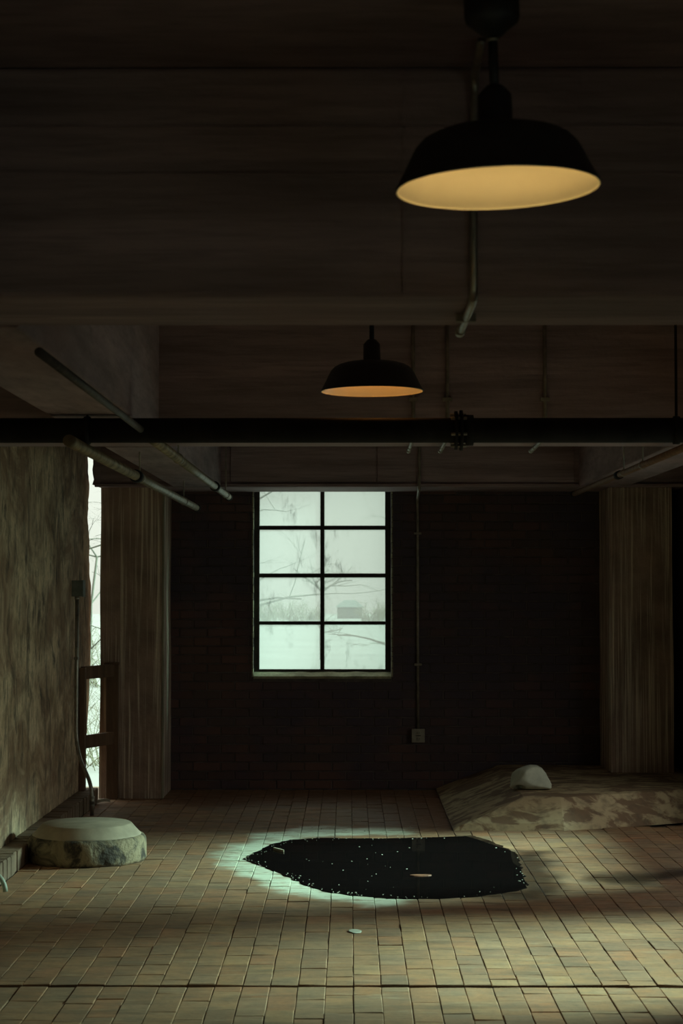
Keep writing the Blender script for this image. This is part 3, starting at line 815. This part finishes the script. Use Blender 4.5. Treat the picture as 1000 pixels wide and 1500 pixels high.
# ------------------------------------------------------------------ puddle and what floats on it
pud = [(355,1258),(366,1252),(378,1246),(392,1239),(408,1234),(425,1230),(450,1228),(480,1227),(520,1228),(560,1228),(600,1227),(640,1226),(690,1224),(712,1229),(735,1239),(752,1248),(759,1258),(762,1270),(767,1285),(772,1299),(755,1305),(730,1308),(700,1312),(660,1315),(620,1316),(575,1315),(540,1313),(510,1311),(485,1307),(460,1300),(440,1292),(420,1283),(400,1275),(380,1266),(366,1261)]
WATER_Z = .0035
ring = [at_height(x, y, WATER_Z) for x, y in pud]
dense = []
for a, b in zip(ring, ring[1:] + ring[:1]):
    for k in range(6):
        p = a.lerp(b, k / 6); dense.append(p + Vector((mnoise.noise((p.x * 14, p.y * 14, 0)), mnoise.noise((p.x * 14, p.y * 14, 7)), 0)) * .022)
cen = sum(dense, Vector()) / len(dense)
bm = bmesh.new(); vs = [bm.verts.new(p - cen + Vector((0, 0, cen.z * 0))) for p in dense]
f = bm.faces.new(vs); bmesh.ops.triangulate(bm, faces=[f])
low = {v: bm.verts.new((v.co.x * 1.012, v.co.y * 1.012, -.006)) for v in vs}
for a, b in zip(vs, vs[1:] + vs[:1]): bm.faces.new((a, b, low[b], low[a]))
puddle = from_bm('puddle', bm, M['water']); puddle.location = cen
for p in puddle.data.polygons: p.use_smooth = False
tag(puddle, 'black still puddle of water on the brick paving', 'puddle')
def fleck(name, px, py, l, w, h, rot, mat, label=None, cat=None, bend=.0):
    p = at_height(px, py, WATER_Z)
    bm = bmesh.new(); n = 6; prev = None
    for k in range(n + 1):
        t = k / n * 2 - 1; ww = w / 2 * math.sqrt(max(.04, 1 - abs(t) ** 2.4)); z = bend * (1 - t * t)
        rv = [bm.verts.new(q) for q in ((t * l / 2, -ww, z), (t * l / 2, ww, z), (t * l / 2, ww * .8, z + h), (t * l / 2, -ww * .8, z + h))]
        if prev:
            for q in range(4): bm.faces.new((prev[q], prev[(q+1) % 4], rv[(q+1) % 4], rv[q]))
        else: bm.faces.new(rv)
        prev = rv
    bm.faces.new(list(reversed(prev)))
    o = from_bm(name, bm, mat); o.location = p; o.rotation_euler = (0, 0, rot)
    if label: tag(o, label, cat)
    return o
fleck('dead_leaf', 616, 1282.5, .115, .05, .004, .1, M['leaf'], 'rust brown dead leaf lying on the black puddle', 'leaf')
fleck('stick', 408, 1246, .13, .018, .012, -1.05, M['stick'], 'short pale stick in the pointed end of the puddle', 'stick')
fleck('pale_stain', 520, 1364, .055, .10, .002, .2, M['fleck'], 'pale flat scrap on the bricks in front of the puddle', 'stain')  # flat piece added to stand for a pale stain on the bricks
# wood splinters at the foot of the guard
fleck('wood_splinter', 152, 1176, .10, .03, .02, .5, M['stick'], 'pale wood splinter at the foot of the timber guard', 'splinter', .01)
# tiny specks of foam and grit along the water's edge
bm = bmesh.new(); rs = random.Random(21)
def speck(p, s):
    mt = Matrix.Translation(p) @ Matrix.Rotation(rs.uniform(0, 6.3), 4, 'Z') @ Matrix.Diagonal((s * rs.uniform(.8, 2.2), s, s * .5, 1))
    bmesh.ops.create_icosphere(bm, subdivisions=1, radius=1, matrix=mt)
for k in range(150):
    t = rs.random(); i = int(t * len(dense)); q = dense[i].lerp(cen, abs(rs.gauss(0, .05)))
    px, py = to_pixel(q)
    if px > 640 and rs.random() < .7: continue
    speck(Vector((q.x, q.y, WATER_Z + .001)), rs.uniform(.0015, .004))
for k in range(30):
    q = at_height(rs.uniform(400, 600), rs.uniform(1236, 1306), WATER_Z); speck(q, rs.uniform(.0015, .0045))
for k in range(70):
    q = at_height(rs.uniform(370, 620), rs.uniform(1178, 1226), .002); speck(q, rs.uniform(.002, .005))
sp = from_bm('foam_specks', bm, M['fleck']); tag(sp, 'tiny pale specks strewn over the puddle and its rim', 'specks', None, 'stuff')

# ------------------------------------------------------------------ outdoors: ground, thicket, shed, bare trees
def ground_z(y): return -.35 - 2.3 * max(0.0, min(1.0, (y - 14) / 246))
bm = bmesh.new(); prev = None
for y in (14.46, 40, 80, 140, 200, 260, 300):
    rv = [bm.verts.new((x, y, ground_z(y))) for x in (-200, 200)]
    if prev: bm.faces.new((prev[0], prev[1], rv[1], rv[0]))
    prev = rv
vs = [bm.verts.new(p) for p in ((-200, -80, -.35), (-2.2, -80, -.35), (-2.2, 14.46, -.35), (-200, 14.46, -.35))]; bm.faces.new(vs)
gr = from_bm('snowy_ground', bm, M['snow']); gr['kind'] = 'structure'
yd = box('added_dark_ground', (2.76, 150, -80, 14.46, -.6, -.35), M['unseen_ground']); yd['kind'] = 'structure'  # unseen ground, added dark so less light bounces onto the upper left wall
def grow(bm, p, d, length, rad, depth, rnd, droop):
    n = 4; pts = [p]; rs_ = [rad]
    for k in range(n):
        d = (d + Vector((rnd.gauss(0, .16), rnd.gauss(0, .16), rnd.gauss(0, .12) - droop))).normalized()
        p = p + d * (length / n); pts.append(p); rs_.append(rad * (1 - .5 * (k + 1) / n))
    add_tube(bm, pts, rs_, 3 if depth < 2 else 5, False)
    if depth == 0: return
    for k in range(rnd.choice((2, 3, 3))):
        i = rnd.randrange(1, n + 1)
        side = Vector((rnd.gauss(0, 1), rnd.gauss(0, .7), rnd.gauss(.25, .5))).normalized()
        grow(bm, pts[i], (d * .55 + side * .75).normalized(), length * rnd.uniform(.45, .7), rs_[i] * .62, depth - 1, rnd, droop)
def tree(name, x, y, h, rad, seed, label, lean=(0, 0), boughs=6):
    o = empty(name, (x, y, ground_z(y))); tag(o, label, 'tree', 'bare trees outside'); rnd = random.Random(seed)
    tr_pts = [Vector((lean[0] * t * h, lean[1] * t * h, h * .5 * t)) + Vector((rnd.gauss(0, .05), rnd.gauss(0, .05), 0)) * t for t in (0, .33, .66, 1)]
    tube('trunk', tr_pts, [rad, rad * .85, rad * .75, rad * .6], M['bark'], o, 8)
    for k in range(boughs):
        bm = bmesh.new()
        b = tr_pts[rnd.choice((1, 2, 3, 3))]; a = rnd.uniform(0, 6.28)
        grow(bm, b, Vector((math.cos(a), .6 * math.sin(a), rnd.uniform(.2, .9))).normalized(), h * rnd.uniform(.22, .36), rad * .45, 4, rnd, .03)
        from_bm('bough', bm, M['bark'], o)
    return o
tree('bare_tree', -2.0, 24, 5.0, .045, 1, 'slender leafless tree reaching twigs across the window from the side of the gap', (.03, 0), 10)
tree('bare_tree', 1.0, 33, 5.5, .052, 9, 'slender leafless tree with slanting branches behind the window near the long conduit', (-.05, 0))
tree('bare_tree', -5.1, 36, 5.4, .035, 5, 'leafless tree seen through the tall gap beside the plaster wall', (.02, 0))
tree('bare_tree', -.89, 60, 4.4, .08, 14, 'small far leafless tree behind the middle window bar', (0, 0))
def thicket(name, x, y, w, h, seed, label, rad=.012, n=50):
    bm = bmesh.new(); rnd = random.Random(seed)
    for k in range(n):
        p = Vector((rnd.uniform(-w, w), rnd.uniform(-.8, .8), 0)); d = Vector((rnd.gauss(0, .5), rnd.gauss(0, .4), 1)).normalized()
        grow(bm, p, d, h * rnd.uniform(.4, .9), rad, 2, rnd, .03)
    o = from_bm(name, bm, M['thicket']); o.location = (x, y, ground_z(y)); tag(o, label, 'bush', 'thickets outside')
for k, px in enumerate((386, 408, 432, 458, 545, 566)):
    y = (190, 225, 170, 240, 205, 230)[k]; thicket('thicket', at_depth(px, 880, y).x, y, 1.3, 2.6, 30 + k, 'far hazy thicket behind the window ' + ('next to the frame edge by the gap', 'with twigs leaning over a lower thicket', 'low and wide on the snow field', 'touching the middle window bar', 'just past the far shed', 'beside the frame edge near the conduit')[k], .05, 30)
thicket('thicket', at_depth(138, 900, 40).x, 40, .6, 1.6, 4, 'bare thicket seen through the gap above the timber guard', .012, 40)
thicket('thicket', at_depth(138, 1020, 20).x, 20, .35, 1.1, 6, 'tangled bare thicket seen through the gap inside the timber guard', .006, 60)
sy = 250; sc = at_depth(512, 905, sy)
sh = empty('shed', (sc.x, sy, ground_z(sy))); tag(sh, 'small grey far shed with a low roof on the snow', 'shed')
box('wall', (-1.7, 1.7, 0, 3.0, 0, 1.6), M['shed_wall'], sh)
bm = bmesh.new(); a = [bm.verts.new(p) for p in ((-2.0,-.3,1.55),(2.0,-.3,1.55),(2.0,3.3,1.55),(-2.0,3.3,1.55),(-.8,1.5,2.5),(.8,1.5,2.5))]
for q in ((0,1,5,4),(1,2,5),(2,3,4,5),(3,0,4),(3,2,1,0)): bm.faces.new([a[i] for i in q])
from_bm('roof', bm, M['shed_roof'], sh)
box('door', (-.45, .45, -.05, .0, .02, 1.4), M['shed_roof'], sh)
